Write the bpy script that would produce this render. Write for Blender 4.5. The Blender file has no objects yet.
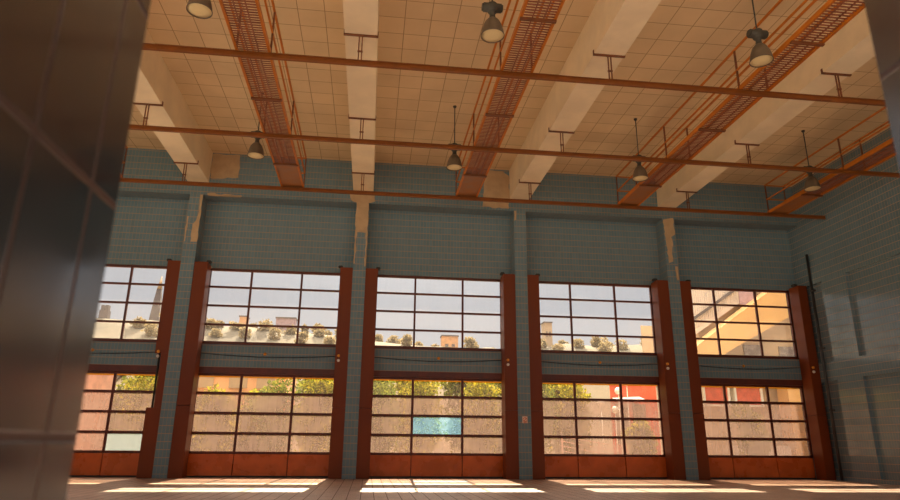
import bpy, math, random
import numpy as np
from mathutils import Vector, Matrix
random.seed(7)
scene = bpy.context.scene
COL = scene.collection
PI = math.pi

# ------------------------------------------------------------------ camera
F_PX, YAW, PITCH, ROLL = 642.276, .1202, .2937, .0093
CAM = Vector((.5591, -22.781, 1.1302))
fw = Vector((math.sin(YAW)*math.cos(PITCH), math.cos(YAW)*math.cos(PITCH), math.sin(PITCH)))
rt = Vector((math.cos(YAW), -math.sin(YAW), 0)); up = rt.cross(fw)
r2 = math.cos(ROLL)*rt + math.sin(ROLL)*up
u2 = -math.sin(ROLL)*rt + math.cos(ROLL)*up
cd = bpy.data.cameras.new('camera'); cam = bpy.data.objects.new('camera', cd); COL.objects.link(cam)
m = Matrix((r2, u2, -fw)).transposed().to_4x4(); m.translation = CAM
cam.matrix_world = m
cd.sensor_width = 36; cd.lens = F_PX/900*36; cd.clip_start = .05; cd.clip_end = 2000
cd.dof.use_dof = True; cd.dof.focus_distance = 22.5; cd.dof.aperture_fstop = 4.4
scene.camera = cam

# ------------------------------------------------------------------ materials
def nm(name):
    mt = bpy.data.materials.new(name); mt.use_nodes = True
    nt = mt.node_tree; nt.nodes.clear()
    out = nt.nodes.new('ShaderNodeOutputMaterial')
    return mt, nt, out
def N(nt, t, **kw):
    n = nt.nodes.new(t)
    for k, v in kw.items(): setattr(n, k, v)
    return n
def M_(nt, op, a, b=None, c=None):
    n = nt.nodes.new('ShaderNodeMath'); n.operation = op
    for i, v in enumerate((a, b, c)):
        if v is None: continue
        if isinstance(v, (int, float)): n.inputs[i].default_value = v
        else: nt.links.new(v, n.inputs[i])
    return n.outputs[0]
def mixc(nt, fac, a, b, mode='MIX'):
    n = nt.nodes.new('ShaderNodeMix'); n.data_type = 'RGBA'; n.blend_type = mode
    for s, v in ((n.inputs[0], fac), (n.inputs[6], a), (n.inputs[7], b)):
        if isinstance(v, (int, float)): s.default_value = v
        elif isinstance(v, (tuple, list)): s.default_value = (*v[:3], 1)
        else: nt.links.new(v, s)
    return n.outputs[2]
def mapr(nt, v, a, b, c, d):
    n = nt.nodes.new('ShaderNodeMapRange'); n.interpolation_type = 'SMOOTHSTEP'
    nt.links.new(v, n.inputs[0])
    for i, x in enumerate((a, b, c, d)): n.inputs[i+1].default_value = x
    return n.outputs[0]
def noise(nt, pos, scale, detail=3, rough=.55):
    n = nt.nodes.new('ShaderNodeTexNoise'); n.inputs['Scale'].default_value = scale
    n.inputs['Detail'].default_value = detail; n.inputs['Roughness'].default_value = rough
    if pos is not None: nt.links.new(pos, n.inputs['Vector'])
    return n.outputs[0]

def paint(name, col, rough=.5, metal=0, var=.12, scale=3, spec=.5, dark=None):
    mt, nt, out = nm(name)
    g = N(nt, 'ShaderNodeNewGeometry')
    b = N(nt, 'ShaderNodeBsdfPrincipled')
    f = noise(nt, g.outputs['Position'], scale, 4)
    lo = tuple(c*(1-var*1.6) for c in (dark or col)); hi = tuple(min(1, c*(1+var)) for c in col)
    c = mixc(nt, mapr(nt, f, .3, .7, 0, 1), lo, hi)
    nt.links.new(c, b.inputs['Base Color'])
    rr = mapr(nt, f, .3, .7, max(.02, rough-.08), min(1, rough+.08)); nt.links.new(rr, b.inputs['Roughness'])
    b.inputs['Metallic'].default_value = metal
    b.inputs['Specular IOR Level'].default_value = spec
    nt.links.new(b.outputs[0], out.inputs[0])
    return mt

def tile(name, base, grout, w, h, ou, ov, gu, gv, rough, var=.12, big=.15, bump=.4, spec=.5, ior=1.5):
    mt, nt, out = nm(name)
    g = N(nt, 'ShaderNodeNewGeometry')
    p = N(nt, 'ShaderNodeSeparateXYZ'); nt.links.new(g.outputs['Position'], p.inputs[0])
    n_ = N(nt, 'ShaderNodeSeparateXYZ'); nt.links.new(g.outputs['True Normal'], n_.inputs[0])
    ax = M_(nt, 'GREATER_THAN', M_(nt, 'ABSOLUTE', n_.outputs[0]), .6)
    az = M_(nt, 'GREATER_THAN', M_(nt, 'ABSOLUTE', n_.outputs[2]), .6)
    def lerp(f, a, b): return M_(nt, 'ADD', M_(nt, 'MULTIPLY', a, M_(nt, 'SUBTRACT', 1, f)), M_(nt, 'MULTIPLY', b, f))
    u = M_(nt, 'SUBTRACT', lerp(ax, p.outputs[0], p.outputs[1]), ou)
    v = M_(nt, 'SUBTRACT', lerp(az, p.outputs[2], p.outputs[1]), ov)
    lu = mapr(nt, M_(nt, 'PINGPONG', u, w/2), gu*.35, gu*.65, 1, 0)
    lv = mapr(nt, M_(nt, 'PINGPONG', v, h/2), gv*.35, gv*.65, 1, 0)
    mask = M_(nt, 'MAXIMUM', lu, lv)
    cv = N(nt, 'ShaderNodeCombineXYZ')
    nt.links.new(M_(nt, 'FLOOR', M_(nt, 'DIVIDE', u, w)), cv.inputs[0]); nt.links.new(M_(nt, 'FLOOR', M_(nt, 'DIVIDE', v, h)), cv.inputs[1])
    wn = N(nt, 'ShaderNodeTexWhiteNoise', noise_dimensions='2D'); nt.links.new(cv.outputs[0], wn.inputs['Vector'])
    c = mixc(nt, wn.outputs['Value'], tuple(x*(1-var) for x in base), tuple(min(1, x*(1+var)) for x in base))
    f = noise(nt, g.outputs['Position'], .8, 5)
    c = mixc(nt, mapr(nt, f, .35, .7, 0, big), c, tuple(x*.55 for x in grout))
    c = mixc(nt, mask, c, grout)
    b = N(nt, 'ShaderNodeBsdfPrincipled'); nt.links.new(c, b.inputs['Base Color'])
    nt.links.new(M_(nt, 'MULTIPLY', M_(nt, 'SUBTRACT', 1, M_(nt, 'MULTIPLY', mask, .8)), spec), b.inputs['Specular IOR Level'])
    f2 = noise(nt, g.outputs['Position'], 6, 3)
    r = M_(nt, 'ADD', mapr(nt, f2, .3, .7, rough-.05, rough+.07), M_(nt, 'MULTIPLY', mask, .35)); nt.links.new(r, b.inputs['Roughness'])
    bp = N(nt, 'ShaderNodeBump'); bp.inputs['Strength'].default_value = bump; bp.inputs['Distance'].default_value = .006
    b.inputs['IOR'].default_value = ior
    nt.links.new(M_(nt, 'SUBTRACT', 1, mask), bp.inputs['Height'])
    nt.links.new(bp.outputs[0], b.inputs['Normal'])
    nt.links.new(b.outputs[0], out.inputs[0])
    return mt

def glass(name, tint, dirt, dirtcol, scale=2.5, lo=.4, streak=True, gloss=.06):
    """thin pane: clear film + reflection + a dirt layer that scatters light"""
    mt, nt, out = nm(name)
    g = N(nt, 'ShaderNodeNewGeometry')
    t = N(nt, 'ShaderNodeBsdfTransparent'); t.inputs[0].default_value = (*tint, 1)
    gl = N(nt, 'ShaderNodeBsdfGlossy'); gl.inputs['Roughness'].default_value = .03
    m1 = N(nt, 'ShaderNodeMixShader'); m1.inputs[0].default_value = gloss
    nt.links.new(t.outputs[0], m1.inputs[1]); nt.links.new(gl.outputs[0], m1.inputs[2])
    tr = N(nt, 'ShaderNodeBsdfTranslucent'); df = N(nt, 'ShaderNodeBsdfDiffuse')
    tr.inputs[0].default_value = (*dirtcol, 1); df.inputs[0].default_value = (*dirtcol, 1)
    m2 = N(nt, 'ShaderNodeMixShader'); m2.inputs[0].default_value = .5
    nt.links.new(tr.outputs[0], m2.inputs[1]); nt.links.new(df.outputs[0], m2.inputs[2])
    f = noise(nt, g.outputs['Position'], scale, 5, .6)
    if streak:
        mp = N(nt, 'ShaderNodeMapping'); mp.inputs['Scale'].default_value = (9, 1, .5)
        nt.links.new(g.outputs['Position'], mp.inputs[0])
        f = M_(nt, 'ADD', M_(nt, 'MULTIPLY', f, .6), M_(nt, 'MULTIPLY', noise(nt, mp.outputs[0], 1.4, 4), .4))
    fac = mapr(nt, f, .3, .7, dirt*lo, dirt)
    m3 = N(nt, 'ShaderNodeMixShader'); nt.links.new(fac, m3.inputs[0])
    nt.links.new(m1.outputs[0], m3.inputs[1]); nt.links.new(m2.outputs[0], m3.inputs[2])
    nt.links.new(m3.outputs[0], out.inputs[0])
    return mt

def leafmat(name, a, b, trans=.5):
    mt, nt, out = nm(name)
    g = N(nt, 'ShaderNodeNewGeometry')
    c = mixc(nt, g.outputs['Random Per Island'], a, b)
    d = N(nt, 'ShaderNodeBsdfDiffuse'); t = N(nt, 'ShaderNodeBsdfTranslucent')
    nt.links.new(c, d.inputs[0]); nt.links.new(c, t.inputs[0])
    mx = N(nt, 'ShaderNodeMixShader'); mx.inputs[0].default_value = trans
    nt.links.new(d.outputs[0], mx.inputs[1]); nt.links.new(t.outputs[0], mx.inputs[2]); nt.links.new(mx.outputs[0], out.inputs[0])
    return mt

MT = {}
TW, TH = .1175, .25
MT['tile'] = tile('blue_grey_wall_tile', (.138, .232, .282), (.44, .30, .20), TW, TH, 0, .133, .006, .015, .35, big=.05, var=.06, spec=.3, bump=.0)
MT['tile_gloss'] = tile('glossy_blue_grey_wall_tile', (.138, .232, .282), (.44, .30, .20), TW, TH, 0, .133, .006, .015, .17, big=.05, var=.06, spec=.5, bump=.08, ior=1.8)
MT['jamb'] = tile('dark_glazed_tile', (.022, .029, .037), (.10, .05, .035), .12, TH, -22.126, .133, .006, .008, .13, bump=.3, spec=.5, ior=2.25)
MT['ceiling'] = tile('ceiling_panel', (.72, .56, .34), (.34, .23, .13), 2/3, 2/3, 8.37, -9.55, .018, .018, .75, var=.035, big=.12, bump=.25, spec=.2)
MT['beam'] = paint('cream_beam_paint', (.82, .70, .49), .7, var=.05, scale=1.2, spec=.2)
MT['plaster'] = paint('bare_plaster', (.50, .37, .23), .9, var=.06, scale=3, spec=.1)
MT['floor'] = tile('terracotta_floor_tile', (.50, .33, .25), (.12, .07, .05), .293, .293, .465, -7.146, .015, .015, .42, var=.10, big=.25, bump=.3)
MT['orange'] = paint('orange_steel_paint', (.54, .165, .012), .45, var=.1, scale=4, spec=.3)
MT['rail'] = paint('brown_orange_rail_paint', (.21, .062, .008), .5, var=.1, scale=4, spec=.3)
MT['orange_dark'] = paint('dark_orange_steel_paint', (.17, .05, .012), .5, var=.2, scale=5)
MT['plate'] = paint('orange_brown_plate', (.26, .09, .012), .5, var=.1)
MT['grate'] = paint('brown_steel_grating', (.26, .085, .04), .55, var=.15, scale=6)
MT['post'] = paint('red_brown_steel_post', (.165, .033, .005), .42, var=.04, scale=.8, spec=.3)
MT['door'] = paint('red_brown_door_frame', (.11, .022, .010), .4, var=.15, scale=4)
MT['kick'] = paint('orange_red_sheet_steel', (.62, .13, .02), .3, var=.10, scale=1.5, spec=.5)
MT['black'] = paint('black_rubber', (.02, .02, .02), .6, var=.1)
MT['pipe'] = paint('black_iron_pipe', (.03, .032, .035), .4, var=.2)
MT['cable'] = paint('grey_cable', (.05, .055, .06), .6)
MT['amber'] = paint('amber_plastic', (.75, .32, .03), .35, var=.05)
MT['white'] = paint('white_plastic', (.75, .74, .7), .4, var=.05)
MT['housing'] = paint('grey_green_cast_metal', (.055, .052, .042), .55, var=.2, scale=8)
MT['shade'] = paint('dusty_grey_aluminium', (.14, .105, .07), .5, metal=.2, var=.12, scale=5)
MT['lens'] = paint('cream_frosted_lens', (.72, .60, .32), .5, var=.03, scale=4)
MT['vest'] = paint('dark_plaster', (.10, .09, .085), .8)
MT['red'] = paint('red_sign_paint', (.62, .10, .05), .5)
MT['sign'] = paint('cream_sign_face', (.80, .68, .55), .5, var=.06)
# glass
MT['g_clear'] = glass('clear_window_glass', (.95, .95, .95), .10, (.62, .54, .48), .9, .5, True, .03)
MT['g_top'] = glass('dusty_door_glass', (.93, .86, .76), .10, (.45, .32, .24), 2.0, .4, True, .03)
MT['g_haze'] = glass('grimy_door_glass', (.72, .56, .47), .70, (.215, .145, .12), 1.6, .62, True, .03)
MT['g_blue'] = glass('blue_tinted_glass', (.44, .76, 1.0), .45, (.19, .36, .54), 2.5, .7, False, .03)
MT['g_grey'] = glass('grey_frosted_glass', (.55, .60, .60), .85, (.22, .25, .255), 1.0, .9, True, .03)
# outside
MT['ground'] = paint('pale_paving', (.36, .30, .24), .85, var=.15, scale=.6, spec=.2)
MT['hill'] = paint('dry_hill_grass', (.11, .088, .06), .95, var=.25, scale=.12, spec=.1)
MT['leaf'] = leafmat('yellow_green_leaf', (.11, .13, .012), (.33, .27, .018), .5)
MT['leaf2'] = leafmat('mid_green_leaf', (.06, .09, .02), (.20, .21, .03), .45)
MT['leaf_far'] = leafmat('dry_olive_leaf', (.20, .15, .075), (.34, .26, .13), .4)
MT['lit_edge'] = leafmat('yellow_lit_frame_edge', (.5, .30, .02), (.55, .34, .025), .5)  # yellow stands in for sunlight on the door frame's underside
MT['bark'] = paint('brown_bark', (.17, .11, .07), .9, scale=8)
MT['pink'] = paint('pink_brick_wall', (.52, .25, .18), .85, var=.12, scale=2)
MT['cream'] = paint('cream_render_wall', (.46, .32, .20), .85, var=.08, scale=.8)
MT['ochre'] = paint('ochre_stair_slab', (.60, .33, .12), .8, var=.05, scale=.7)
MT['pale'] = paint('pale_cladding', (.55, .46, .40), .7, var=.06, scale=1)
MT['mauve'] = paint('mauve_wall', (.42, .28, .30), .8)
MT['winb'] = paint('dark_window_glass', (.22, .17, .15), .25)
MT['stone'] = paint('grey_stone', (.13, .105, .10), .9, scale=.5)
MT['orangewall'] = paint('orange_house_wall', (.74, .38, .18), .85, scale=1)
MT['roof'] = paint('clay_roof', (.45, .2, .12), .85, scale=2)
MT['pinkrail'] = paint('pink_painted_rail', (.75, .45, .38), .5)

# ------------------------------------------------------------------ mesh helpers
class MB:
    def __init__(s): s.v = []; s.f = []; s.m = []; s.k = 0; s.sm = []
    def mat(s, k): s.k = k; return s
    def face(s, idx, smooth=False): s.f.append(idx); s.m.append(s.k); s.sm.append(smooth)
    def add(s, vs, fs, smooth=False):
        b = len(s.v); s.v += [tuple(map(float, p)) for p in vs]
        for f in fs: s.face([b+i for i in f], smooth)
        return s
    def box(s, x0, x1, y0, y1, z0, z1):
        return s.add([(x0,y0,z0),(x1,y0,z0),(x1,y1,z0),(x0,y1,z0),(x0,y0,z1),(x1,y0,z1),(x1,y1,z1),(x0,y1,z1)],
                     [(0,3,2,1),(4,5,6,7),(0,1,5,4),(1,2,6,5),(2,3,7,6),(3,0,4,7)])
    def cbox(s, x0, x1, y0, y1, z0, z1, c=.01):
        """box with chamfered vertical and horizontal edges"""
        import itertools
        b = bpy_bm_box(x0, x1, y0, y1, z0, z1, c)
        return s.add(*b)
    def tube(s, a, b, r, n=10, r1=None):
        a, b = Vector(a), Vector(b); d = (b-a).normalized(); r1 = r if r1 is None else r1
        t = d.orthogonal().normalized(); w = d.cross(t)
        vs = [a + r*(math.cos(2*PI*i/n)*t + math.sin(2*PI*i/n)*w) for i in range(n)] + [b + r1*(math.cos(2*PI*i/n)*t + math.sin(2*PI*i/n)*w) for i in range(n)]
        k = len(s.v)
        s.add(vs, [(i, (i+1) % n, n+(i+1) % n, n+i) for i in range(n)], True)
        s.face([k+i for i in range(n)][::-1]); s.face([k+n+i for i in range(n)])
        return s
    def bar(s, a, b, w, h):
        """square bar along a-b (w horizontal, h vertical-ish)"""
        a, b = Vector(a), Vector(b); d = (b-a).normalized()
        ref = Vector((0,0,1)) if abs(d.z) < .9 else Vector((0,1,0))
        t = d.cross(ref).normalized(); q = t.cross(d)
        vs = []
        for p in (a, b):
            for i, j in ((-1,-1),(1,-1),(1,1),(-1,1)): vs.append(p + t*i*w/2 + q*j*h/2)
        return s.add(vs, [(3,2,1,0),(4,5,6,7),(0,1,5,4),(1,2,6,5),(2,3,7,6),(3,0,4,7)])
    def lathe(s, prof, cx, cy, n=28, closed=False):
        k = len(s.v); vs = []
        for r, z in prof:
            for i in range(n): vs.append((cx + r*math.cos(2*PI*i/n), cy + r*math.sin(2*PI*i/n), z))
        fs = [(j*n+i, j*n+(i+1) % n, (j+1)*n+(i+1) % n, (j+1)*n+i) for j in range(len(prof)-1) for i in range(n)]
        return s.add(vs, fs, True)
    def sphere(s, c, r, n=14, sx=1, sy=1, sz=1):
        vs = []; fs = []; R = n//2
        for j in range(R+1):
            for i in range(n):
                a, b = PI*j/R, 2*PI*i/n
                vs.append((c[0]+r*sx*math.sin(a)*math.cos(b), c[1]+r*sy*math.sin(a)*math.sin(b), c[2]+r*sz*math.cos(a)))
        for j in range(R):
            for i in range(n): fs.append((j*n+i, (j+1)*n+i, (j+1)*n+(i+1) % n, j*n+(i+1) % n))
        return s.add(vs, fs, True)
    def prism(s, pts, y0, y1):
        """polygon in XZ extruded along Y"""
        n = len(pts); vs = [(x, y0, z) for x, z in pts] + [(x, y1, z) for x, z in pts]
        return s.add(vs, [tuple(range(n)), tuple(range(2*n-1, n-1, -1))] + [(i, n+i, n+(i+1) % n, (i+1) % n) for i in range(n)])
    def plan(s, pts, z0, z1):
        n = len(pts); vs = [(x, y, z0) for x, y in pts] + [(x, y, z1) for x, y in pts]
        return s.add(vs, [tuple(range(n-1, -1, -1)), tuple(range(n, 2*n))] + [(i, (i+1) % n, n+(i+1) % n, n+i) for i in range(n)])
    def build(s, name, mats, parent=None, bevel=0):
        me = bpy.data.meshes.new(name)
        off = Vector((0,0,0)) if parent is None else world_loc(parent)
        me.from_pydata([tuple(Vector(p)-off) for p in s.v], [], s.f)
        if isinstance(mats, str): mats = [mats]
        for k in mats: me.materials.append(MT[k])
        me.polygons.foreach_set('material_index', s.m); me.polygons.foreach_set('use_smooth', s.sm)
        me.update()
        import bmesh
        bm = bmesh.new(); bm.from_mesh(me); bmesh.ops.recalc_face_normals(bm, faces=bm.faces)
        if bevel:
            bmesh.ops.bevel(bm, geom=[e for e in bm.edges], offset=bevel, segments=2, affect='EDGES', clamp_overlap=True)
        bm.to_mesh(me); bm.free()
        o = bpy.data.objects.new(name, me); COL.objects.link(o)
        if parent is not None: o.parent = parent
        return o
def bpy_bm_box(x0, x1, y0, y1, z0, z1, c):
    import bmesh
    bm = bmesh.new(); bmesh.ops.create_cube(bm, size=1)
    for v in bm.verts: v.co = ((x0+x1)/2 + v.co.x*(x1-x0), (y0+y1)/2 + v.co.y*(y1-y0), (z0+z1)/2 + v.co.z*(z1-z0))
    bmesh.ops.bevel(bm, geom=bm.edges[:], offset=c, segments=2, affect='EDGES')
    bm.verts.index_update()
    r = ([tuple(v.co) for v in bm.verts], [[v.index for v in f.verts] for f in bm.faces]); bm.free(); return r
def world_loc(o):
    l = Vector(o.location)
    while o.parent is not None: o = o.parent; l += Vector(o.location)
    return l
def tag(o, label=None, cat=None, group=None, kind=None):
    if label: o['label'] = label
    if cat: o['category'] = cat
    if group: o['group'] = group
    if kind: o['kind'] = kind
    return o
def thing(name, loc, label=None, cat=None, group=None, kind=None):
    o = bpy.data.objects.new(name, None); o.empty_display_size = .2; o.location = loc; COL.objects.link(o)
    return tag(o, label, cat, group, kind)
def dup(root, loc, label, cat=None):
    r = root.copy(); COL.objects.link(r); r.location = loc; r['label'] = label
    for ch in list(root.children):
        c = ch.copy(); COL.objects.link(c); c.parent = r
        for g in list(ch.children):
            d = g.copy(); COL.objects.link(d); d.parent = c
    return r
def structure(o, label, cat): return tag(o, label, cat, kind='structure')

# ------------------------------------------------------------------ dimensions
XL, XR = -12.3, 17.5             # side walls
YN = -22.06                      # near wall face towards the hall
ZC, ZB, ZLN = 11.44, 10.25, 9.76 # ceiling, beam soffit, lintel soffit
PX = [-12, -6, 0, 6, 12]         # pillars
BAY = [(-11.32, -6.68, -9.9, -8.1), (-5.32, -.68, -3.9, -2.1), (.68, 5.32, 2.1, 3.9), (6.68, 11.32, 8.1, 9.88), (12.68, 17.12, 14.0, 15.75)]
ORD = ['leftmost', 'second from left', 'middle', 'fourth from left', 'rightmost']

# ------------------------------------------------------------------ room shell
structure(MB().box(XL-.3, XR+.3, YN-4.3, .93, -.3, 0).build('floor', 'floor'), 'terracotta tiled hall floor with sun patches', 'floor')
b = MB().box(XL-.3, XR+.3, -14.6, .95, ZC, ZC+.3).box(XL-.3, XR+.3, YN-.36, -21.2, ZC, ZC+.3)
for x in [-12, -6, 0, 6, 12, 17.4]: b.box(x-.5, x+.5, -21.2, -14.6, ZC, ZC+.3)  # gaps between these strips are added skylights, unseen, to light the floor
structure(b.build('ceiling', 'ceiling'), 'tan square-panelled ceiling between cream beams', 'ceiling')
# back wall
wb = structure(MB().box(XL-.3, XR+.3, 0, .95, ZLN, ZC).build('wall_back', 'tile'), 'blue grey tiled wall strip under the ceiling, above the recessed panels', 'wall')
for i, (x0, x1, m0, m1) in enumerate(BAY):
    xa = PX[i]+.23; xb = PX[i+1]-.23 if i < 4 else XR
    structure(MB().box(xa, xb, .64, .95, 7.245, ZLN).box(x0, x1, .64, .95, 7.20, 7.245).build('wall_recess', 'tile'), 'recessed tiled wall panel above the %s upper window' % ORD[i], 'wall')
    structure(MB().box(x0-.11, x1+.11, .60, .95, 3.63, 4.46).build('wall_spandrel', 'tile'), 'tiled band between the %s door and its upper window' % ORD[i], 'wall')
# ragged bare plaster where tiles have fallen off
def ragged(pts, y0, y1, amp=.05, seg=7, seed=1):
    rnd = random.Random(seed); out = []
    for i, a in enumerate(pts):
        b = pts[(i+1) % len(pts)]
        L = math.hypot(b[0]-a[0], b[1]-a[1]); k = max(1, int(L/.12))
        for j in range(k):
            t = j/k; d = rnd.uniform(-amp, amp) if j else 0
            nx, nz = -(b[1]-a[1])/L, (b[0]-a[0])/L
            out.append((a[0]+(b[0]-a[0])*t+nx*d, a[1]+(b[1]-a[1])*t+nz*d))
    return MB().prism(out, y0, y1)
for k, pts in enumerate([[(-5.62,11.4),(-4.62,11.4),(-4.6,10.5),(-5.6,10.42)], [(4.6,11.38),(5.35,11.38),(5.6,11.2),(5.62,10.3),(5.58,9.84),(4.55,9.86),(4.6,10.2)],
                         [(-5.62,9.83),(-4.4,9.80),(-4.4,9.765),(-5.62,9.765)]]):
    ragged(pts, -.012, .02, .03, seed=k).build('bare_plaster', 'plaster', wb)
MB().box(-5.6, -4.45, .0, .05, ZLN-.012, ZLN+.01).build('bare_plaster', 'plaster', wb)

# right wall with recessed tiled panels
wr = structure(thing('wall_right', (XR, -11, 0)), 'blue grey tiled side wall with recessed panels', 'wall')
b = MB(); D = .14
b.box(XR, XR+.3, YN-.36, .95, 7.22, ZC).box(XR, XR+.3, YN-.36, .95, 3.50, 4.21)
b.box(XR, XR+.3, YN-.36, .95, -.02, .14)
y = -2.13
b.box(XR, XR+.3, -.95, .95, .14, 7.22) if False else None
for (ya, yb) in ((y, -.85), (.35, .95), (-8.1, -6.6), (-14.1, -12.6), (-20.1, -18.6)):
    b.box(XR, XR+.3, ya, yb, .14, 3.50); b.box(XR, XR+.3, ya, yb, 4.21, 7.22)
b.build('wall_face', 'tile_gloss', wr)
b = MB(); b.box(XR+D, XR+.3, YN-.36, .95, .14, 3.5).box(XR+D, XR+.3, YN-.36, .95, 4.21, 7.22); b.build('recessed_panel', 'tile_gloss', wr)
WZ0, WZ1 = 2.9, 10.6
LW = [(-20.6, -15.6), (-14.8, -9.8), (-9.0, -4.0)]  # added openings in the unseen left wall, for sky light
b = MB(); b.box(XL-.3, XL, YN-.36, .95, 0, WZ0).box(XL-.3, XL, YN-.36, .95, WZ1, ZC)
ys_ = [YN-.36]+[v for p in LW for v in p]+[.95]
for k in range(0, len(ys_), 2): b.box(XL-.3, XL, ys_[k], ys_[k+1], WZ0, WZ1)
structure(b.build('wall_left', 'tile'), 'blue grey tiled side wall with added tall openings, left of the doors', 'wall')
# near wall with the opening the camera looks through
JX0, JX1 = .266, 1.258
NW = [(-11.6, -6.4), (-5.6, -.4), (.4, 5.6), (6.4, 11.6), (12.2, 17.0)]  # added window openings, unseen, to light the hall from behind
b = MB(); YW = YN-.36
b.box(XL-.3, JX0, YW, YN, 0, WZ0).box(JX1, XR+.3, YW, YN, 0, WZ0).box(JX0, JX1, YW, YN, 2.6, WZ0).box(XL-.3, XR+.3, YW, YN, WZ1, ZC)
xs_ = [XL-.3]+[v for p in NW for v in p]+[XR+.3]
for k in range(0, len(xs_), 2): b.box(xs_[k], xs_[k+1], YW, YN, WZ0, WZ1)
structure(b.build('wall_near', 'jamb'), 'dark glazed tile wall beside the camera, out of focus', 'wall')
for k, (a, c) in enumerate(NW):
    f = MB()
    for q in range(4): f.box(a+(c-a)*q/3-.04, a+(c-a)*q/3+.04, YW+.1, YW+.2, WZ0, WZ1)
    for q in range(7): f.box(a, c, YW+.1, YW+.2, WZ0+(WZ1-WZ0)*q/6-.04, WZ0+(WZ1-WZ0)*q/6+.04)
    structure(f.build('window_%d' % (6+k), 'door'), 'added tall window behind the camera, unseen, lets in sky light', 'window')
for k, (a, c) in enumerate(LW):
    f = MB()
    for q in range(4): f.box(XL-.2, XL-.1, a+(c-a)*q/3-.04, a+(c-a)*q/3+.04, WZ0, WZ1)
    for q in range(7): f.box(XL-.2, XL-.1, a, c, WZ0+(WZ1-WZ0)*q/6-.04, WZ0+(WZ1-WZ0)*q/6+.04)
    structure(f.build('window_%d' % (11+k), 'door'), 'added tall window in the left side wall, unseen, lets in sky light', 'window')
b = MB(); b.box(-3, 4.5, YW-3.8, YW-3.6, 0, 2.9).box(-3.2, -3, YW-3.8, YW, 0, 2.9).box(4.5, 4.7, YW-3.8, YW, 0, 2.9).box(-3.2, 4.7, YW-3.8, YW, 2.9, 3.1)
structure(b.build('wall_vestibule', 'vest'), 'dark vestibule walls behind the camera', 'wall')

# pillars
def pillar(x, i, lab, patches):
    o = structure(thing('pillar', (x, 0, 0)), lab, 'pillar')
    MB().box(x-.23, x+.23, -.02, .95, 0, ZLN).build('shaft', 'tile', o)
    for k, p in enumerate(patches): ragged(p, -.032, -.01, .022, seed=10*i+k).build('bare_plaster', 'plaster', o)
    return o
PL = ['tiled pillar at the far left wall', 'tiled pillar with a ragged plaster streak, between the leftmost two doors', 'tiled pillar with a broad bare plaster top, left of the middle door',
      'tiled pillar carrying a small sign, right of the middle door', 'tiled pillar with two plaster scars, left of the rightmost door']
PP = [[], [[(-5.86,9.75),(-5.775,9.75),(-5.775,7.95),(-6.0,7.95),(-6.0,8.6),(-5.9,8.75),(-5.84,9.1)], [(-6.228,8.9),(-6.17,8.9),(-6.19,7.95),(-6.228,7.95)]],
      [[(-.225,9.755),(.225,9.755),(.225,7.3),(.17,7.3),(.16,8.58),(-.15,8.6),(-.17,7.4),(-.225,7.4)]],
      [[(5.775,9.755),(5.86,9.755),(5.85,9.4),(5.775,9.35)]],
      [[(11.775,9.7),(11.95,9.75),(12.2,9.8),(12.21,9.1),(12.05,9.0),(12.1,8.7),(12.02,8.3),(12.04,8.0),(11.86,7.93),(11.84,8.6)], [(12.1,7.8),(12.2,7.8),(12.22,7.27),(12.14,7.24)]]]
for i, x in enumerate(PX): pillar(x, i, PL[i], PP[i])
b = ragged([(-.5,10.15),(.45,10.15),(.45,9.84),(.25,9.77),(-.3,9.77),(-.42,9.84)], -.013, .01, .025, seed=5); b.build('bare_plaster', 'plaster', wb)

for x, l in zip(PX[1:], ['leftmost and second', 'second and middle', 'middle and fourth', 'fourth and rightmost']):
    for sx in (-1, 1):
        structure(MB().box(min(x+sx*.23, x+sx*.57), max(x+sx*.23, x+sx*.57), .60, .95, 0, 7.24).build('wall_jamb', 'tile'), 'tiled wall strip behind the guide post, %s of the pillar between the %s doors' % ('left' if sx < 0 else 'right', l), 'wall')
structure(MB().box(17.225, XR, .60, .95, 0, 7.24).build('wall_jamb', 'tile'), 'tiled wall strip behind the guide post at the right wall', 'wall')
structure(MB().box(-11.77, -11.425, .60, .95, 0, 7.24).build('wall_jamb', 'tile'), 'tiled wall strip behind the guide post at the left wall', 'wall')

# ceiling beams
BL = ['cream ceiling beam at far left', 'cream ceiling beam meeting the wall above the plaster-streaked pillar', 'cream ceiling beam left of the middle lamps', 'cream ceiling beam right of the middle lamps', 'cream ceiling beam at right, beside the rightmost bay']
for i, x in enumerate(PX):
    hw = .38
    x0 = max(x-hw, XL)
    structure(MB().box(x0, x+hw, YN, 0, ZB, ZC).build('ceiling_beam', 'beam'), BL[i], 'beam')

# ------------------------------------------------------------------ windows and doors
YG = .77
def glazing_grid(x0, x1, m0, m1, z0, z1, rows, fr, bar):
    """returns frame MB and list of pane rectangles (row from top, column)"""
    f = MB(); y0, y1 = YG-.05, YG+.05
    f.box(x0, x1, y0, y1, z1-fr, z1).box(x0, x1, y0, y1, z0, z0+fr).box(x0, x0+fr, y0, y1, z0, z1).box(x1-fr, x1, y0, y1, z0, z1)
    for mx in (m0, m1): f.box(mx-bar/2, mx+bar/2, y0+.01, y1-.01, z0+fr, z1-fr)
    h = (z1-z0)/rows
    for r in range(1, rows): f.box(x0+fr, x1-fr, y0+.005, y1-.02, z1-r*h-bar/2, z1-r*h+bar/2)
    xs = [x0+fr, m0, m1, x1-fr]
    return f, [(r, c, xs[c], xs[c+1], z1-(r+1)*h, z1-r*h) for r in range(rows) for c in range(3)]
WL = ['upper window above the leftmost door, church spire beyond', 'upper window above the second door, wooded ridge beyond', 'upper window above the middle door, mostly pale sky',
      'upper window above the fourth door, treetops along its lowest row', 'upper window above the rightmost door, ochre stairs beyond']
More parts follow.
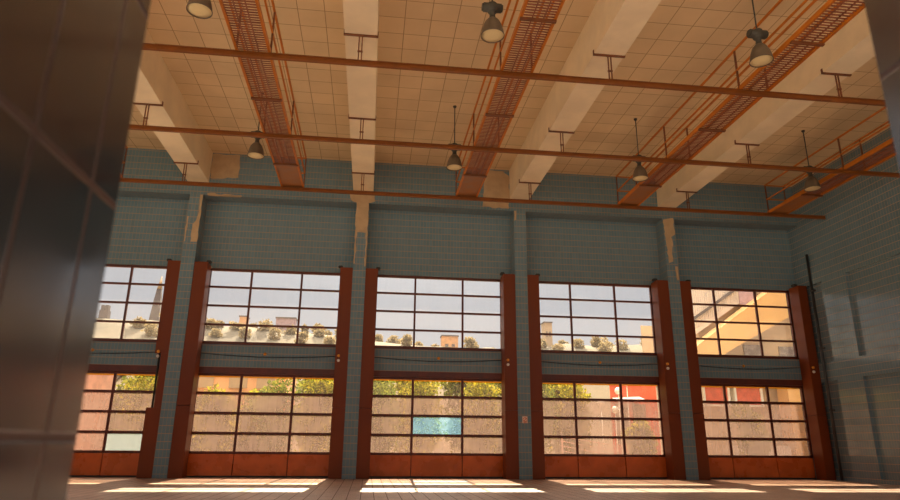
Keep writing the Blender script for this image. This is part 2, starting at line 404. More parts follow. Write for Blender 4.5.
DL = ['leftmost glazed door with one grey frosted pane', 'second glazed door from the left', 'middle glazed door with one blue pane', 'fourth glazed door from the left, lamp globes beyond', 'rightmost glazed door, red shopfront beyond']
for i, (x0, x1, m0, m1) in enumerate(BAY):
    x0 -= .105; x1 += .105
    w = structure(thing('window_%d' % (i+1), ((x0+x1)/2, YG, 4.46)), WL[i], 'window')
    f, panes = glazing_grid(x0, x1, m0, m1, 4.46, 7.20, 4, .085, .07)
    f.build('frame', 'door', w)
    g = MB()
    for (_, _, a, c, z0, z1) in panes: g.box(a, c, YG-.004, YG+.004, z0, z1) if False else g.add([(a,YG,z0),(c,YG,z0),(c,YG,z1),(a,YG,z1)], [(0,1,2,3)])
    g.build('glass', 'g_clear', w)
    MB().box(x0, x1, .56, YG, 4.42, 4.475).build('sill', 'door', w)
    d = structure(thing('door_%d' % (i+1), ((x0+x1)/2, YG, 0)), DL[i], 'door')
    f, panes = glazing_grid(x0, x1, m0, m1, .76, 3.42, 4, .075, .085)
    f.build('frame', 'door', d)
    MB().box(x0, x1, .60, YG+.05, 3.42, 3.63).build('header', 'door', d)
    MB().box(x0+.07, x1-.07, YG+.056, YG+.064, 3.30, 3.36).build('lit_frame_edge', 'lit_edge', d)  # thin added strip, coloured like the sunlit underside of the frame
    gt, gh = MB(), MB()
    for (r, c, a, e, z0, z1) in panes:
        q = ([(a,YG,z0),(e,YG,z0),(e,YG,z1),(a,YG,z1)], [(0,1,2,3)])
        if i == 2 and r == 2 and c == 1: tag(MB().add(*q).build('tinted_pane', 'g_blue', d), 'blue tinted pane')
        elif i == 0 and r == 3 and c == 2: tag(MB().add(*q).build('frosted_pane', 'g_grey', d), 'grey frosted pane')
        elif r == 0: gt.add(*q)
        else: gh.add(*q)
    tag(gt.build('clear_glass', 'g_top', d), 'clear top row of glass'); tag(gh.build('grimy_glass', 'g_haze', d), 'grimy lower rows of glass')
    for (a, e) in ((x0, m0), (m0, m1), (m1, x1)):
        k = MB().cbox(a+.012, e-.012, YG-.05, YG+.05, .05, .75, .012)
        k.build('kick_panel', 'kick', d)
    MB().box(x0, x1, YG+.05, YG+.065, .02, .76).build('kick_backing', 'door', d)
    MB().box(x0, x1, YG-.045, YG+.05, .001, .055).build('bottom_rail', 'black', d)

# guide posts either side of each door
def post(x0, x1, lab, side, lights=False, opened=False, inner=1):
    """side: +1 the door is on the +X side of this post"""
    xc = (x0+x1)/2
    o = thing('guide_post', (xc, .4, 0), lab, 'door post', 'red-brown guide posts beside the doors')
    if opened:
        MB().cbox(x0-.02, x1, -.04, .57, .0, 2.2, .012).build('lower_casing', 'post', o)
        MB().cbox(x0+.20, x1, .0, .57, 2.2, 3.98, .01).build('middle_casing', 'post', o)
        MB().cbox(x0, x1, .0, .57, 3.98, 7.24, .012).build('upper_casing', 'post', o)
        tag(MB().tube((x0+.13, .1, 2.2), (x0+.13, .1, 3.98), .035, 10).build('lift_rod', 'black', o), 'black lift rod')
    else:
        MB().cbox(x0, x1, .0, .57, 0, 2.28, .012).build('lower_casing', 'post', o)
        MB().cbox(x0, x1, .0, .57, 2.285, 7.24, .012).build('upper_casing', 'post', o)
    xi = x1 if side > 0 else x0
    tag(MB().cbox(xi-.08, xi+.08, .10, .30, 7.24, 7.33, .02).build('pulley_bracket', 'black', o), 'black pulley bracket')
    if lights:
        xl = x0+.12
        for z, k, lb in ((4.04, 'amber', 'amber indicator light'), (3.88, 'white', 'white indicator light')):
            s = MB(); s.tube((xl, .0, z), (xl, -.045, z), .05, 12); s.sphere((xl, -.045, z), .045, 12, sy=.6)
            tag(s.build('indicator_light', k, o), lb)
    return o
for i, (x0, x1, m0, m1) in enumerate(BAY):
    w = .45 if i < 4 else .38
    post(x0-.45, x0, 'red-brown steel post on the left edge of the %s door' % ORD[i], 1)
    post(x1, x1+w, 'red-brown steel post on the right edge of the %s door%s' % (ORD[i], ', with a stepped lower casing' if i == 0 else ''), -1, True, i == 0)

# cable and small detector on each spandrel
for i, (x0, x1, m0, m1) in enumerate(BAY):
    pts = [(x0+(x1-x0)*t, .585, 4.10 - .10*math.sin(PI*t)) for t in np.linspace(0, 1, 13)]
    s = MB()
    for a, c in zip(pts[:-1], pts[1:]): s.tube(a, c, .014, 6)
    o = s.build('wall_cable', 'cable')
    tag(o, 'thin dark cable sagging across the tiled band above the %s door' % ORD[i], 'cable', 'cables above the doors')
    xm = [-8.9, -3.15, 3.0, 9.07, 14.78][i]; z = 4.11
    o = thing('motion_detector', (xm, .6, z), 'small amber knob fixed on the tiled band above the %s door' % ORD[i], 'detector', 'amber knobs above the doors')
    MB().tube((xm, .60, z), (xm, .57, z), .05, 12).build('base', 'white', o)
    MB().sphere((xm, .56, z), .055, 12).build('dome', 'amber', o)

# small sign on the pillar right of the middle door
o = thing('wall_sign', (6.0, -.03, 1.8), 'small square cream sign with a red mark on a tiled pillar', 'sign')
MB().cbox(5.915, 6.095, -.045, -.021, 1.86, 2.09, .004).build('plate', 'sign', o)
s = MB()
for k in range(16):
    a, c = 2*PI*k/16, 2*PI*(k+1)/16
    s.bar((6.005+.07*math.cos(a), -.048, 1.975+.07*math.sin(a)), (6.005+.07*math.cos(c), -.048, 1.975+.07*math.sin(c)), .006, .022)
s.bar((5.955, -.048, 1.925), (6.055, -.048, 2.025), .006, .022)
tag(s.build('mark', 'red', o), 'red ring with a slash')
s = MB().box(5.94, 6.07, -.0475, -.0455, 1.865, 1.885)
s.build('caption_strip', 'red', o)

# pipe on the right wall
o = thing('drain_pipe', (XR-.1, -.40, 0), 'black vertical pipe clamped to the right tiled wall', 'pipe')
MB().tube((XR-.09, -.40, .02), (XR-.09, -.40, 8.4), .052, 14).build('pipe', 'pipe', o)
for z in (6.95, 4.72, 2.45):
    s = MB().tube((XR-.09, -.40, z-.04), (XR-.09, -.40, z+.04), .075, 14); s.box(XR-.09, XR, -.50, -.30, z-.025, z+.025)
    s.build('clamp', 'pipe', o)

# ------------------------------------------------------------------ rails, hung from the beams
RY = [-9.73, -5.69, -1.69]; RZ = 9.49
RN = ['nearest orange steel rail crossing under the ceiling, hung from the beams', 'middle of the three orange steel rails crossing under the ceiling', 'orange steel rail along the wall, farthest of the three']
RX = [17.38, 17.38, 17.45]
for k, y in enumerate(RY):
    o = thing('ceiling_rail', (2.5, y, RZ), RN[k], 'steel rail', 'orange rails hung across the hall')
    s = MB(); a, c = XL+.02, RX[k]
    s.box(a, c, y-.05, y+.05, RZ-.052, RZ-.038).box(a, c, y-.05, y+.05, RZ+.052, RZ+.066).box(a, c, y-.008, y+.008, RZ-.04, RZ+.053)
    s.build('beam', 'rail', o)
    for x in PX:
        h = MB()
        xa = max(x-.40, XL+.01); xb = x+.40
        h.box(xa, xb, y-.03, y+.03, ZB-.035, ZB-.002)
        if xa == x-.40: h.box(xa, xa+.015, y-.03, y+.03, ZB-.035, ZB+.10)
        h.box(xb-.015, xb, y-.03, y+.03, ZB-.035, ZB+.10)
        for dx in (-.035, .035): h.bar((x+dx, y, RZ+.06), (x+dx, y, ZB-.03), .028, .028)
        h.box(x-.06, x+.06, y-.02, y+.02, RZ+.30, RZ+.33)
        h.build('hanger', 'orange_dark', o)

# ------------------------------------------------------------------ catwalks
def catwalk(xc, lab):
    W = .365; Z0 = RZ+.067
    YA, YB = -1.62, YN+.3
    o = thing('catwalk', (xc, (YA+YB)/2, Z0), lab, 'catwalk', 'orange overhead catwalks')
    for sx in (-1, 1):
        s = MB(); x = xc+sx*W
        s.box(x-.022, x+.022, YB, YA, Z0, Z0+.10); s.box(min(x, x-sx*.034), max(x, x-sx*.034), YB, YA, Z0, Z0+.012)
        s.build('side_channel', 'orange', o)
    s = MB(); y = -3.62
    while y > YB:
        s.box(xc-W+.02, xc+W-.02, y-.015, y+.015, Z0+.05, Z0+.068); y -= .085
    for dx in (-.12, .12): s.box(xc+dx-.012, xc+dx+.012, YB, -3.6, Z0+.02, Z0+.046)
    s.build('grating', 'grate', o)
    MB().box(xc-W+.02, xc+W-.02, -3.6, YA, Z0+.03, Z0+.05).build('end_plate', 'plate', o)
    for y in (-3.62, -7.7, -11.75, -15.8, -19.8):
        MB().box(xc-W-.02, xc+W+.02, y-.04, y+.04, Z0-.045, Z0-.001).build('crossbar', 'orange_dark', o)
    ys = RY + [-13.8, -17.8, YB+.05]
    for sx in (-1, 1):
        x = xc+sx*(W+.012)
        for y in ys: MB().box(x-.02, x+.02, y-.02, y+.02, Z0+.0, Z0+1.12).build('railing_post', 'orange_dark', o)
        MB().box(x-.024, x+.024, YB, YA-.05, Z0+1.10, Z0+1.145).build('handrail', 'orange', o)
        MB().box(x-.02, x+.02, YB, YA-.05, Z0+.53, Z0+.57).build('mid_rail', 'orange', o)
    for zz in (1.10, .53): MB().box(xc-W, xc+W, -1.69-.018, -1.69+.018, Z0+zz+.003, Z0+zz+.04).build('end_rail', 'orange', o)
    return o
CX = [-8.36, -2.38, 3.68, 9.67, 15.55]
CL = ['orange catwalk mostly hidden behind the dark left wall', 'orange grated catwalk left of the narrow middle beam', 'orange grated catwalk in the middle of the ceiling',
      'orange grated catwalk with a brown floor, second from the right wall', 'orange catwalk close along the right tiled wall']
c0 = catwalk(CX[0], CL[0])
for x, l in list(zip(CX, CL))[1:]: dup(c0, (x, c0.location.y, c0.location.z), l)

# ------------------------------------------------------------------ hanging bell lamps
def lamp(x, y, lab):
    o = thing('bell_lamp', (x, y, ZC), lab, 'lamp', 'bell lamps hanging from the ceiling')
    MB().tube((x, y, 10.10), (x, y, ZC), .016, 8).build('stem', 'housing', o)
    MB().tube((x, y, ZC-.05), (x, y, ZC), .045, 14, .06).build('ceiling_rose', 'housing', o)
    s = MB()
    s.lathe([(0,10.13),(.08,10.12),(.11,10.09),(.11,9.92),(.09,9.89),(0,9.88)], x, y, 20)
    s.tube((x-.19, y, 10.01), (x+.19, y, 10.01), .10, 16); s.tube((x-.22, y, 10.01), (x-.18, y, 10.01), .08, 16); s.tube((x+.18, y, 10.01), (x+.22, y, 10.01), .08, 16)
    s.build('ballast_housing', 'housing', o)
    MB().lathe([(.075,9.90),(.06,9.84),(.065,9.78),(.085,9.72)], x, y, 20).build('neck', 'housing', o)
    prof = [(.075,9.74),(.11,9.71),(.155,9.65),(.19,9.57),(.215,9.49),(.232,9.41),(.242,9.34),(.25,9.325),(.25,9.31),(.234,9.315),(.222,9.40),(.20,9.50),(.17,9.58),(.13,9.65),(.08,9.69),(0,9.70)]
    MB().lathe(prof, x, y, 32).build('reflector', 'shade', o)
    MB().lathe([(0,9.322),(.13,9.325),(.232,9.33),(.232,9.342),(0,9.345)], x, y, 32).build('lens', 'lens', o)
    return o
LX = [-3.12, 2.86, 8.86, 14.80]
L1 = lamp(LX[0], -11.42, 'big bell lamp cut by the top edge of the photo, left of the left catwalk')
dup(L1, (2.79, -11.40, ZC), 'big bell lamp at the top centre, nearer of two before the middle catwalk')
dup(L1, (LX[2], -11.30, ZC), 'big bell lamp near the top right, beside the brown-floored catwalk')
for x, l in zip(LX, ['small far bell lamp beside the left catwalk, near the plaster patch', 'small far bell lamp on a long stem before the middle catwalk', 'small far bell lamp on a long stem, left of the brown-floored catwalk', 'small far bell lamp before the catwalk at the right wall']):
    dup(L1, (x, -4.66, ZC), l)

# ------------------------------------------------------------------ outside
structure(MB().box(XL, XR, .95, 3.0, 7.86, 8.02).build('added_sun_trim_eave', 'beam'), 'added unseen eave slab outside, trims the sun patches on the floor', 'eave')  # added overhang out of view, cuts the sun through the upper windows
structure(MB().box(XL, XR+.3, .95, 1.1, 7.37, ZC+.3).build('outside_wall', 'beam'), 'outer face of the wall above the windows', 'wall')
structure(MB().box(-150, 200, .95, 30, -.4, -.05).build('outside_ground', 'ground'), 'pale paved yard outside the doors', 'ground')
# hill whose crest follows the skyline
ridge = [(-150,18.5),(-60,18.7),(-39,18.7),(-30,18.2),(-24,17.8),(-15,17.8),(-6,17.2),(0,16.3),(4,16.0),(8,15.7),(17,15.5),(24,15.7),(31,16.6),(40,16.6),(60,17.5),(200,17.5)]
def ridge_z(x):
    for (a, za), (c, zc) in zip(ridge[:-1], ridge[1:]):
        if a <= x <= c: return za + (zc-za)*(x-a)/(c-a)
    return 17
s = MB(); NX, NY = 110, 16; rnd = random.Random(3)
for j in range(NY+1):
    t = j/NY; y = 30 + 50*t if j < NY else 130
    for k in range(NX+1):
        x = -150 + 350*k/NX
        z = -.1 + (ridge_z(x)+.1)*min(1, t*NY/(NY-1))**1.25 if j < NY else -3
        if 0 < j < NY: z += rnd.uniform(-.25, .25)*t
        s.v.append((x, y, z))
for j in range(NY):
    for k in range(NX): s.face([j*(NX+1)+k, j*(NX+1)+k+1, (j+1)*(NX+1)+k+1, (j+1)*(NX+1)+k], True)
structure(s.build('hillside', 'hill'), 'dry pale hillside beyond the yard', 'hill')

def foliage_mesh(name, blobs, n, size, mat, seed):
    rng = np.random.default_rng(seed); s = MB()
    tot = sum(b[3]*b[4]*b[5] for b in blobs)
    for (cx, cy, cz, rx, ry, rz) in blobs:
        k = int(n*rx*ry*rz/tot)+8
        d = rng.normal(size=(k, 3)); d /= np.linalg.norm(d, axis=1)[:, None]
        rr = rng.uniform(.25, 1, (k, 1))**.6
        p = np.array([cx, cy, cz]) + d*rr*np.array([rx, ry, rz])
        for q in p:
            a = rng.normal(size=3); a /= np.linalg.norm(a); bvec = np.cross(a, rng.normal(size=3)); bvec /= np.linalg.norm(bvec)
            sz = size*rng.uniform(.6, 1.3)
            s.add([q-a*sz, q-bvec*sz*.45, q+a*sz, q+bvec*sz*.45], [(0,1,2,3)])
    return s
def tree(name, x, y, z, h, w, mat, lab, cat, group, n=900, leaf=.12, seed=0, trunk=.35, col=None):
    rnd = random.Random(seed)
    o = thing(name, (x, y, z), lab, cat, group)
    blobs = []
    for k in range(7):
        a = rnd.uniform(0, 2*PI); r = rnd.uniform(0, .55)*w/2
        t = rnd.uniform(trunk+.12, .88)
        blobs.append((x+r*math.cos(a), y+r*math.sin(a), z+h*t, w*rnd.uniform(.22, .36), w*rnd.uniform(.22, .36), h*rnd.uniform(.12, .2)))
    blobs.append((x, y, z+h*(trunk+1)/2, w*.38, w*.38, h*(1-trunk)*.5))
    foliage_mesh(name, blobs, n, leaf, mat, seed).build('foliage', mat, o)
    s = MB(); s.tube((x, y, z-.3), (x+.03*h, y, z+h*.55), .035*h*.5+.03, 8, .02*h*.5)
    for k in range(4):
        a = 2*PI*k/4+rnd.random(); s.tube((x+.02*h, y, z+h*rnd.uniform(.3,.45)), (x+w*.28*math.cos(a), y+w*.28*math.sin(a), z+h*.72), .02*h*.4+.01, 6, .01)
    s.build('trunk', 'bark', o)
    return o
# shrubs and small trees in the yard
Y = 'shrubs in the yard'
BUSH = [(-10.4, 11, 5.0, 3.0, 'leaf', 'bright yellow-green bush seen through the right panes of the leftmost door'),
        (-7.2, 12, 3.9, 2.6, 'leaf', 'yellow-green bush behind the left panes of the second door'),
        (-4.2, 12.5, 4.5, 3.0, 'leaf2', 'green bush behind the centre panes of the second door'),
        (-2.0, 11, 5.1, 2.7, 'leaf', 'yellow-green bush behind the right panes of the second door'),
        (1.0, 11, 4.9, 2.6, 'leaf2', 'green bush behind the left panes of the middle door'),
        (3.3, 12.6, 5.3, 2.8, 'leaf', 'dense yellow-green bush behind the blue pane of the middle door'),
        (6.2, 11, 5.2, 3.0, 'leaf', 'leafy yellow-green bush behind the right panes of the middle door'),
        (9.6, 12, 5.3, 2.8, 'leaf2', 'green bush behind the left panes of the fourth door'),
        (11.9, 13, 5.4, 2.6, 'leaf', 'tall yellow-green bush behind the centre panes of the fourth door'),
        (13.1, 6.8, 2.4, 1.8, 'leaf', 'low arching yellow-green shrub behind the fourth door, before the pink railing'),
        (18.3, 6.3, 3.0, 1.9, 'leaf', 'pale green shrub before the red shopfront, behind the rightmost door'),
        (21.6, 6.3, 1.8, 1.2, 'leaf', 'small spiky yellow shrub in the lower right of the rightmost door')]
for k, (x, y, h, w, mt, l) in enumerate(BUSH):
    tree('bush', x, y, -.05, h, w, mt, l, 'bush', Y, 2000, .13, 20+k, .02)

TREES = [(-12.2, 15.8, 5.2, 4.4, 'leaf2'), (-9.0, 19.6, 4.2, 4.0, 'leaf2'), (-5.6, 15.8, 4.0, 4.0, 'leaf'), (-2.6, 20.4, 6.0, 4.4, 'leaf2'), (.6, 15.6, 5.8, 4.4, 'leaf2'), (3.6, 20.4, 6.6, 4.6, 'leaf'), (6.6, 15.6, 5.9, 4.4, 'leaf2'), (9.6, 20.4, 6.4, 4.6, 'leaf2'), (12.2, 16.0, 5.7, 3.8, 'leaf')]
TN = ['behind the leftmost door', 'before the orange house, left', 'before the orange house, right', 'at the right edge of the second door', 'behind the pillar left of the middle door', 'behind the centre of the middle door', 'behind the right panes of the middle door', 'behind the left panes of the fourth door', 'left of the red kiosk']
for k, ((x, y, h, w, mt), l) in enumerate(zip(TREES, TN)):
    tree('yard_tree', x, y, -.05, h, w, mt, 'dense rounded green tree in the back row, ' + l, 'tree', 'back row of trees in the yard', 3200, .2, 60+k, .02)

# buildings in the yard
b0 = thing('brick_shed', (-15.2, 9.5, -.05), 'pinkish brick shed behind the left panes of the leftmost door', 'building')
MB().box(-17.6, -12.3, 8.4, 12, -.05, 5.2).build('wall', 'pink', b0)
MB().tube((-12.75, 8.34, -.05), (-12.75, 8.34, 5.1), .06, 10).build('downpipe', 'cream', b0)
MB().box(-17.8, -12.15, 8.2, 12.2, 5.2, 5.35).build('roof', 'roof', b0)
for z in (1.35, 2.25): MB().box(-13.6, -12.5, 8.33, 8.40, z, z+.08).build('ledge', 'white', b0)

b1 = thing('orange_house', (-7, 24, 0), 'low orange house behind the top panes of the second door', 'building')
MB().box(-13.5, -5.0, 22.5, 28, -.1, 7.0).build('wall', 'orangewall', b1)
for x in (-12.4, -10.4, -8.2, -6.4): MB().box(x-.6, x+.6, 22.42, 22.5, 4.6, 6.2).build('window', 'cream', b1)
MB().box(-13.8, -4.9, 22.2, 28.3, 7.0, 7.2).build('roof', 'roof', b1)

b2 = thing('red_kiosk', (17.2, 18, 0), 'red-fronted kiosk behind the right panes of the fourth door', 'building')
MB().plan([(15.4,16.5),(18.4,16.5),(19.8,19.5),(17.0,19.5)], -.1, 5.6).build('wall', 'red', b2)
MB().add([(15.5,16.5,3.95),(17.3,16.5,4.05),(17.3,15.6,3.80),(15.5,15.6,3.70)], [(0,1,2,3)]).add([(15.5,16.5,3.99),(17.3,16.5,4.09),(17.3,15.6,3.84),(15.5,15.6,3.74)], [(0,1,2,3)]).build('awning', 'white', b2)
for x in (16.1, 17.2): MB().box(x-.4, x+.4, 16.42, 16.5, 1.2, 3.6).build('window', 'winb', b2)

# stair building seen through the right bay
b3 = thing('stair_building', (22, 9, 0), 'cream building with a slanting ochre outside stair, beyond the rightmost bay', 'building')
MB().plan([(14.45,9.0),(17.6,9.0),(21.5,15),(18.2,15)], 4.4, 7.15).build('wing', 'cream', b3)
MB().box(16.6, 17.3, 9.2, 9.8, -.05, 4.4).build('support', 'cream', b3)
MB().plan([(17.6,9.3),(34,9.3),(34,22),(25.5,22)], -.05, 13).build('wall', 'cream', b3)
# pale corrugated cladding, upper left
s = MB().prism([(17.2, 6.6), (21.4, 9.4), (21.4, 13), (17.2, 13)], 8.96, 9.3)
for k in range(34):
    x = 17.3+k*.12; s.box(x, x+.035, 8.93, 8.96, 6.9+max(0, (x-17.2)*.67), 13)
s.build('cladding', 'pale', b3)
MB().prism([(17.3, 7.45), (20.0, 9.25), (20.0, 9.42), (17.3, 7.62)], 8.86, 8.93).build('slanting_trim', 'stone', b3)
MB().box(20.1, 21.05, 8.90, 8.96, 8.45, 9.6).build('dark_panel', 'mauve', b3)
# stair slab
MB().prism([(15.4, 4.95), (17.9, 6.72), (21.8, 9.40), (24.6, 11.3), (25.6, 9.75), (22.95, 8.08), (18.8, 5.9), (17.3, 5.0), (15.4, 3.9)], 7.9, 9.0).build('stair_slab', 'ochre', b3)
for k in range(15):
    x = 18.0+k*.46; z = 5.55+k*.245
# lower right windows
for (a, c, z0, z1) in ((20.2, 21.3, 5.2, 6.35), (22.2, 24.6, 5.35, 6.3), (25.2, 26.8, 5.35, 6.3)):
    f = MB().box(a, c, 9.22, 9.30, z0, z1).build('window', 'winb', b3)
# shopfront below
for (a, c) in ((17.55, 18.9), (19.25, 20.7)):
    f = MB().box(a, c, 9.0, 9.3, 3.15, 4.25).build('red_panel', 'red', b3)
    MB().box(a-.06, a+.06, 8.93, 9.3, 3.1, 4.3).box(c-.06, c+.06, 8.93, 9.3, 3.1, 4.3).box(a, c, 8.93, 9.0, 3.1, 3.2).build('frame', 'white', f)
MB().box(17.4, 21.2, 8.6, 9.3, 4.3, 4.9).build('canopy', 'ochre', b3)
MB().box(21.6, 22.5, 8.1, 9.0, -.05, 5.2).build('column', 'ochre', b3)
MB().box(18.4, 21.4, 8.2, 8.5, -.05, 1.2).build('parapet', 'pale', b3)
MB().box(22.7, 25.0, 9.2, 9.3, .2, 3.4).build('doorway', 'mauve', b3)

# globe street lamps
def globe(x, y, h, l):
    o = thing('street_lamp', (x, y, -.05), l, 'street lamp', 'globe street lamps in the yard')
    MB().tube((x, y, -.05), (x, y, h), .035, 8, .025).build('pole', 'white', o)
    MB().sphere((x, y, h+.15), .19, 14).build('globe', 'white', o)
for (x, y, h, l) in ((12.15, 9.2, 3.05, 'globe lamp with a visible white pole, behind the centre panes of the fourth door'), (13.6, 10.5, 3.75, 'globe lamp high behind the right panes of the fourth door'),
                     (14.7, 12, 4.35, 'globe lamp at the very top of the right panes of the fourth door'), (13.1, 9.8, 2.75, 'low globe lamp beside the right mullion of the fourth door')):
    globe(x, y, h, l)
# pink handrail by the steps
o = thing('step_railing', (11.3, 8, -.05), 'pink slanting step railing behind the lower panes of the fourth door', 'railing')
for k in range(4):
    MB().bar((9.6, 8, 1.55-.22*k), (13.4, 8, .95-.22*k), .035, .035).build('rail', 'pinkrail', o)
for x in (9.7, 11.5, 13.3):
    z = 1.55-(x-9.6)*.158
    MB().box(x-.03, x+.03, 7.99, 8.05, -.05, z+.05).build('baluster', 'pinkrail', o)

# far skyline
def spire():
    o = thing('church_spire', (-39.2, 100, 0), 'grey pointed church spire on the skyline beyond the leftmost window', 'church spire')
    s = MB(); s.v = []
    base = [(-41.3, 98.6), (-37.9, 98.6), (-37.9, 101.4), (-41.3, 101.4)]
    prof = [(.62, 14), (.62, 19.5), (.52, 22.5), (.36, 26), (.22, 28.4), (.22, 28.5)]
    vs = []
    for f_, z in prof:
        for (x, y) in base: vs.append((-39.2+(x+39.6)*f_, 100+(y-100)*f_, z))
    s.add(vs, [(j*4+i, j*4+(i+1) % 4, j*4+4+(i+1) % 4, j*4+4+i) for j in range(5) for i in range(4)])
    s.build('tower', 'stone', o)
    MB().tube((-39.2, 100, 28.4), (-39.1, 100, 31.0), .5, 8, .02).build('tip', 'cream', o)
spire()
o = thing('chimney_tower', (-39.4, 78, 17.5), 'small dark twin-topped tower on the skyline, left in the leftmost window', 'tower')
MB().box(-40.0, -38.8, 77.4, 78.6, 17.5, 19.9).build('shaft', 'stone', o)
for x in (-39.7, -39.1): MB().box(x-.22, x+.22, 77.6, 78.4, 19.9, 20.7).build('top', 'stone', o)
# gabled pale roof below it
o = thing('gabled_house', (-33.5, 50, 6), 'pale gabled roof on the slope, lower left of the leftmost window', 'building')
MB().prism([(-40, 6), (-27.5, 6), (-27.5, 8.6), (-33.8, 14.2), (-40, 10)], 48, 56).build('wall', 'pale', o)
MB().prism([(-27.1, 8.4), (-33.8, 14.5), (-40, 10.4), (-40, 10.1), (-33.8, 14.1), (-27.4, 8.2)], 47.7, 56.3).build('roof', 'stone', o)
TW_ = [(-19.4, 80, 2.2, 1.1, 'slim tan tower block on the ridge, second window'), (-12.9, 80, 2.3, 3.0, 'squat mauve block on the ridge, second window'), (13.0, 80, 2.3, 2.6, 'tan block among trees on the ridge, middle window'),
       (29.2, 80, 4.2, 1.3, 'slim tower on the ridge at the left of the fourth window')]
for k, (x, y, h, w, l) in enumerate(TW_):
    z = ridge_z(x)-2.2
    o = thing('hilltop_building', (x, y, z), l, 'building', 'blocks on the ridge')
    MB().box(x-w/2, x+w/2, y-1, y+1, z, z+h+2.0).build('wall', 'mauve' if k == 1 else ('orangewall' if k in (0, 2) else 'cream'), o)
    MB().box(x-w/2-.1, x+w/2+.1, y-1.1, y+1.1, z+h+2.0, z+h+2.2).build('roof', 'stone', o)
    for q in range(2): MB().box(x-w*.3+q*w*.4, x-w*.1+q*w*.4, y-1.05, y-1, z+h*.7+1, z+h*.9+1).build('window', 'winb', o)
rnd = random.Random(11)
TR = [(-30, 3.2), (-26.5, 2.3), (-24.8, 1.8), (-22.2, 1.8), (-17.9, 2.4), (-15.7, 2.8), (-9.6, 2.0), (-7.9, 4.0), (-6.6, 2.6), (-4.4, 2.4), (1.5, 3.2), (4.0, 4.4), (6.0, 3.2), (8.0, 2.2),
      (11.0, 2.5), (15.8, 3.6), (17.0, 3.0), (20.5, 1.9), (27.4, 2.2), (31.6, 2.2), (33.2, 2.5), (36.2, 3.0), (38.6, 3.8), (41, 3.0), (44.5, 2.4)]
where = lambda x: 'leftmost' if x < -25 else 'second' if x < -3 else 'middle' if x < 18.5 else 'fourth'
cnt = {}
words_ = ['first', 'next', 'third', 'fourth', 'fifth', 'sixth', 'seventh', 'eighth', 'ninth', 'tenth']
for k, (x, h) in enumerate(TR):
    y = (76.5, 79.5, 82.5)[k % 3]; w_ = where(x); c = cnt.get(w_, 0); cnt[w_] = c+1
    tree('hilltop_tree', x, y, ridge_z(x)-.7, h*.48+.75, h*.62+.3, 'leaf_far', '%s olive tree from the left on the ridge beyond the %s upper window' % (words_[c], w_), 'tree', 'trees on the ridge', 420, .28, 100+k, .0)
# scrub on the slope below the ridge
SH = [(-33, 74), (-30, 71), (-27.5, 75), (-25.5, 72), (-23.5, 76), (-21.5, 72), (-19.5, 75.5), (-17.5, 72), (-15.5, 76), (-13.4, 72.5), (-11.4, 75.5), (-9.4, 72), (-7.4, 75.5), (-5.5, 72), (-3, 75), (26, 75), (29, 73), (33, 75), (36.5, 73), (40, 75)]
SN = ['first', 'second', 'third', 'fourth', 'fifth', 'sixth', 'seventh', 'eighth', 'ninth', 'tenth', 'eleventh', 'twelfth', 'thirteenth', 'fourteenth', 'fifteenth', 'sixteenth', 'seventeenth', 'eighteenth', 'nineteenth', 'twentieth']
for k, (x, y) in enumerate(SH):
    z = ridge_z(x)*min(1, (y-30)/46.9)**1.25
    tree('slope_shrub', x, y, z-.4, rnd.uniform(1.5, 2.2), rnd.uniform(2.2, 3.0), 'leaf_far', '%s of the brown shrubs on the far slope, counted from the left' % SN[k], 'shrub', 'shrubs on the slope', 300, .26, 200+k, .0)

# ------------------------------------------------------------------ light
SUN = Vector((.04, 1, .865)).normalized()
sd = bpy.data.lights.new('sun', 'SUN'); so = bpy.data.objects.new('sun', sd); COL.objects.link(so)
sd.energy = 18; sd.angle = math.radians(.6); sd.color = (1, .83, .57)
so.rotation_euler = (-SUN).to_track_quat('-Z', 'Y').to_euler(); so.location = (0, 40, 40)
BACK_GROUND_FILL, BACK_SKY = (2.4, 1.9, 1.3), (.4, .4, .4)   # added warm fill below the horizon; open sky behind the hall
w = bpy.data.worlds.new('sky'); scene.world = w; w.use_nodes = True; nt = w.node_tree; nt.nodes.clear()
out = nt.nodes.new('ShaderNodeOutputWorld'); bg = nt.nodes.new('ShaderNodeBackground')
tc = nt.nodes.new('ShaderNodeTexCoord'); sp = nt.nodes.new('ShaderNodeSeparateXYZ')
nt.links.new(tc.outputs['Generated'], sp.inputs[0])
ramp = nt.nodes.new('ShaderNodeValToRGB'); e = ramp.color_ramp.elements
e[0].position = 0; e[0].color = (.54, .53, .535, 1); e[1].position = 1; e[1].color = (15, 14.2, 12.8, 1)  # zenith raised far above the rest to feed the added skylights
for p, c in ((.22, (.53, .53, .545)), (.34, (.6, .6, .61)), (.6, (.9, .9, .9)), (.82, (1.2, 1.2, 1.2)), (.93, (13, 12.3, 11))):
    q = e.new(p); q.color = (*c, 1)
nt.links.new(sp.outputs[2], ramp.inputs[0])
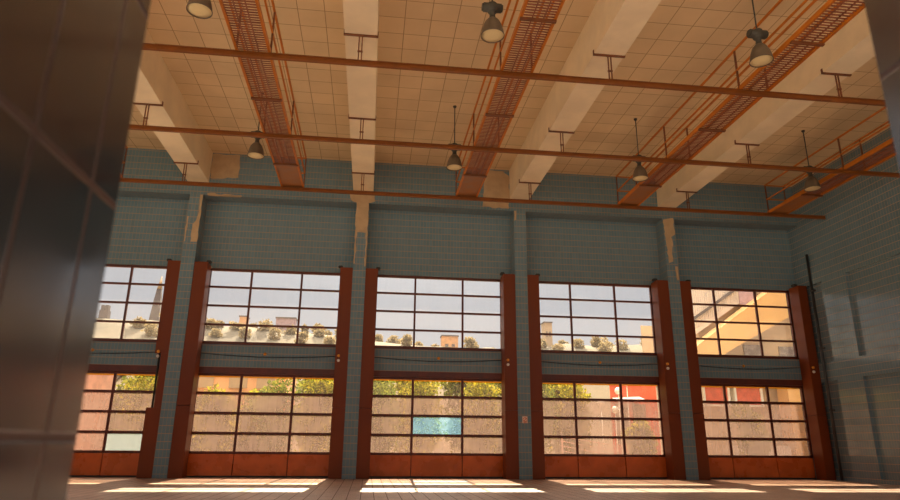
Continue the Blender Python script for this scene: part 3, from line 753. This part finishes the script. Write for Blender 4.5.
# bright haze around the sun
vd = nt.nodes.new('ShaderNodeVectorMath'); vd.operation = 'DOT_PRODUCT'; nt.links.new(tc.outputs['Generated'], vd.inputs[0]); vd.inputs[1].default_value = SUN
pw = M_(nt, 'POWER', M_(nt, 'MAXIMUM', vd.outputs['Value'], 0), 40)
glow = mixc(nt, 1.0, ramp.outputs[0], mixc(nt, pw, (0, 0, 0), (12, 10.5, 8.6)), 'ADD')
vb = nt.nodes.new('ShaderNodeVectorMath'); vb.operation = 'DOT_PRODUCT'; nt.links.new(tc.outputs['Generated'], vb.inputs[0]); vb.inputs[1].default_value = (-.6, -.8, 0)
fb = mapr(nt, vb.outputs['Value'], .0, .5, 0, 1)
back = mixc(nt, mapr(nt, sp.outputs[2], -.08, .05, 0, 1), BACK_GROUND_FILL, BACK_SKY)
fb = M_(nt, 'MULTIPLY', fb, mapr(nt, sp.outputs[2], .55, .8, 1, 0))
glow = mixc(nt, fb, glow, back)
nt.links.new(glow, bg.inputs[0]); bg.inputs[1].default_value = 1.0; nt.links.new(bg.outputs[0], out.inputs[0])
# sampling portals in the seen and the added openings (they emit nothing themselves)
for i, (x0, x1, m0, m1) in enumerate(BAY):
    for z0, z1 in ((.8, 3.4), (4.5, 7.2)):
        l = bpy.data.lights.new('window_portal', 'AREA'); l.shape = 'RECTANGLE'; l.size = x1-x0; l.size_y = z1-z0
        l.cycles.is_portal = True
        o = bpy.data.objects.new('window_portal', l); COL.objects.link(o)
        o.location = ((x0+x1)/2, .93, (z0+z1)/2); o.rotation_euler = (-PI/2, 0, 0)

for x in (-9, -3, 3, 9, 14.7):  # portals of the added roof openings
    l = bpy.data.lights.new('added_skylight_portal', 'AREA'); l.shape = 'RECTANGLE'; l.size = 5; l.size_y = 6.6; l.cycles.is_portal = True
    o = bpy.data.objects.new('added_skylight_portal', l); COL.objects.link(o); o.location = (x, -17.9, ZC+.28)
for a, c in NW:
    l = bpy.data.lights.new('window_portal', 'AREA'); l.shape = 'RECTANGLE'; l.size = c-a; l.size_y = WZ1-WZ0; l.cycles.is_portal = True
    o = bpy.data.objects.new('window_portal', l); COL.objects.link(o); o.location = ((a+c)/2, YW+.02, (WZ0+WZ1)/2); o.rotation_euler = (PI/2, 0, 0)
for a, c in LW:
    l = bpy.data.lights.new('window_portal', 'AREA'); l.shape = 'RECTANGLE'; l.size = WZ1-WZ0; l.size_y = c-a; l.cycles.is_portal = True
    o = bpy.data.objects.new('window_portal', l); COL.objects.link(o); o.location = (XL-.28, (a+c)/2, (WZ0+WZ1)/2); o.rotation_euler = (0, -PI/2, 0)
# ------------------------------------------------------------------ view
scene.view_settings.view_transform = 'Standard'; scene.view_settings.look = 'None'
scene.view_settings.gamma = 1; scene.view_settings.use_curve_mapping = False
scene.view_settings.exposure = 0.22
cy = scene.cycles
cy.max_bounces = 14; cy.diffuse_bounces = 8; cy.glossy_bounces = 4; cy.transparent_max_bounces = 12
cy.use_denoising = True
cy.sample_clamp_indirect = 6
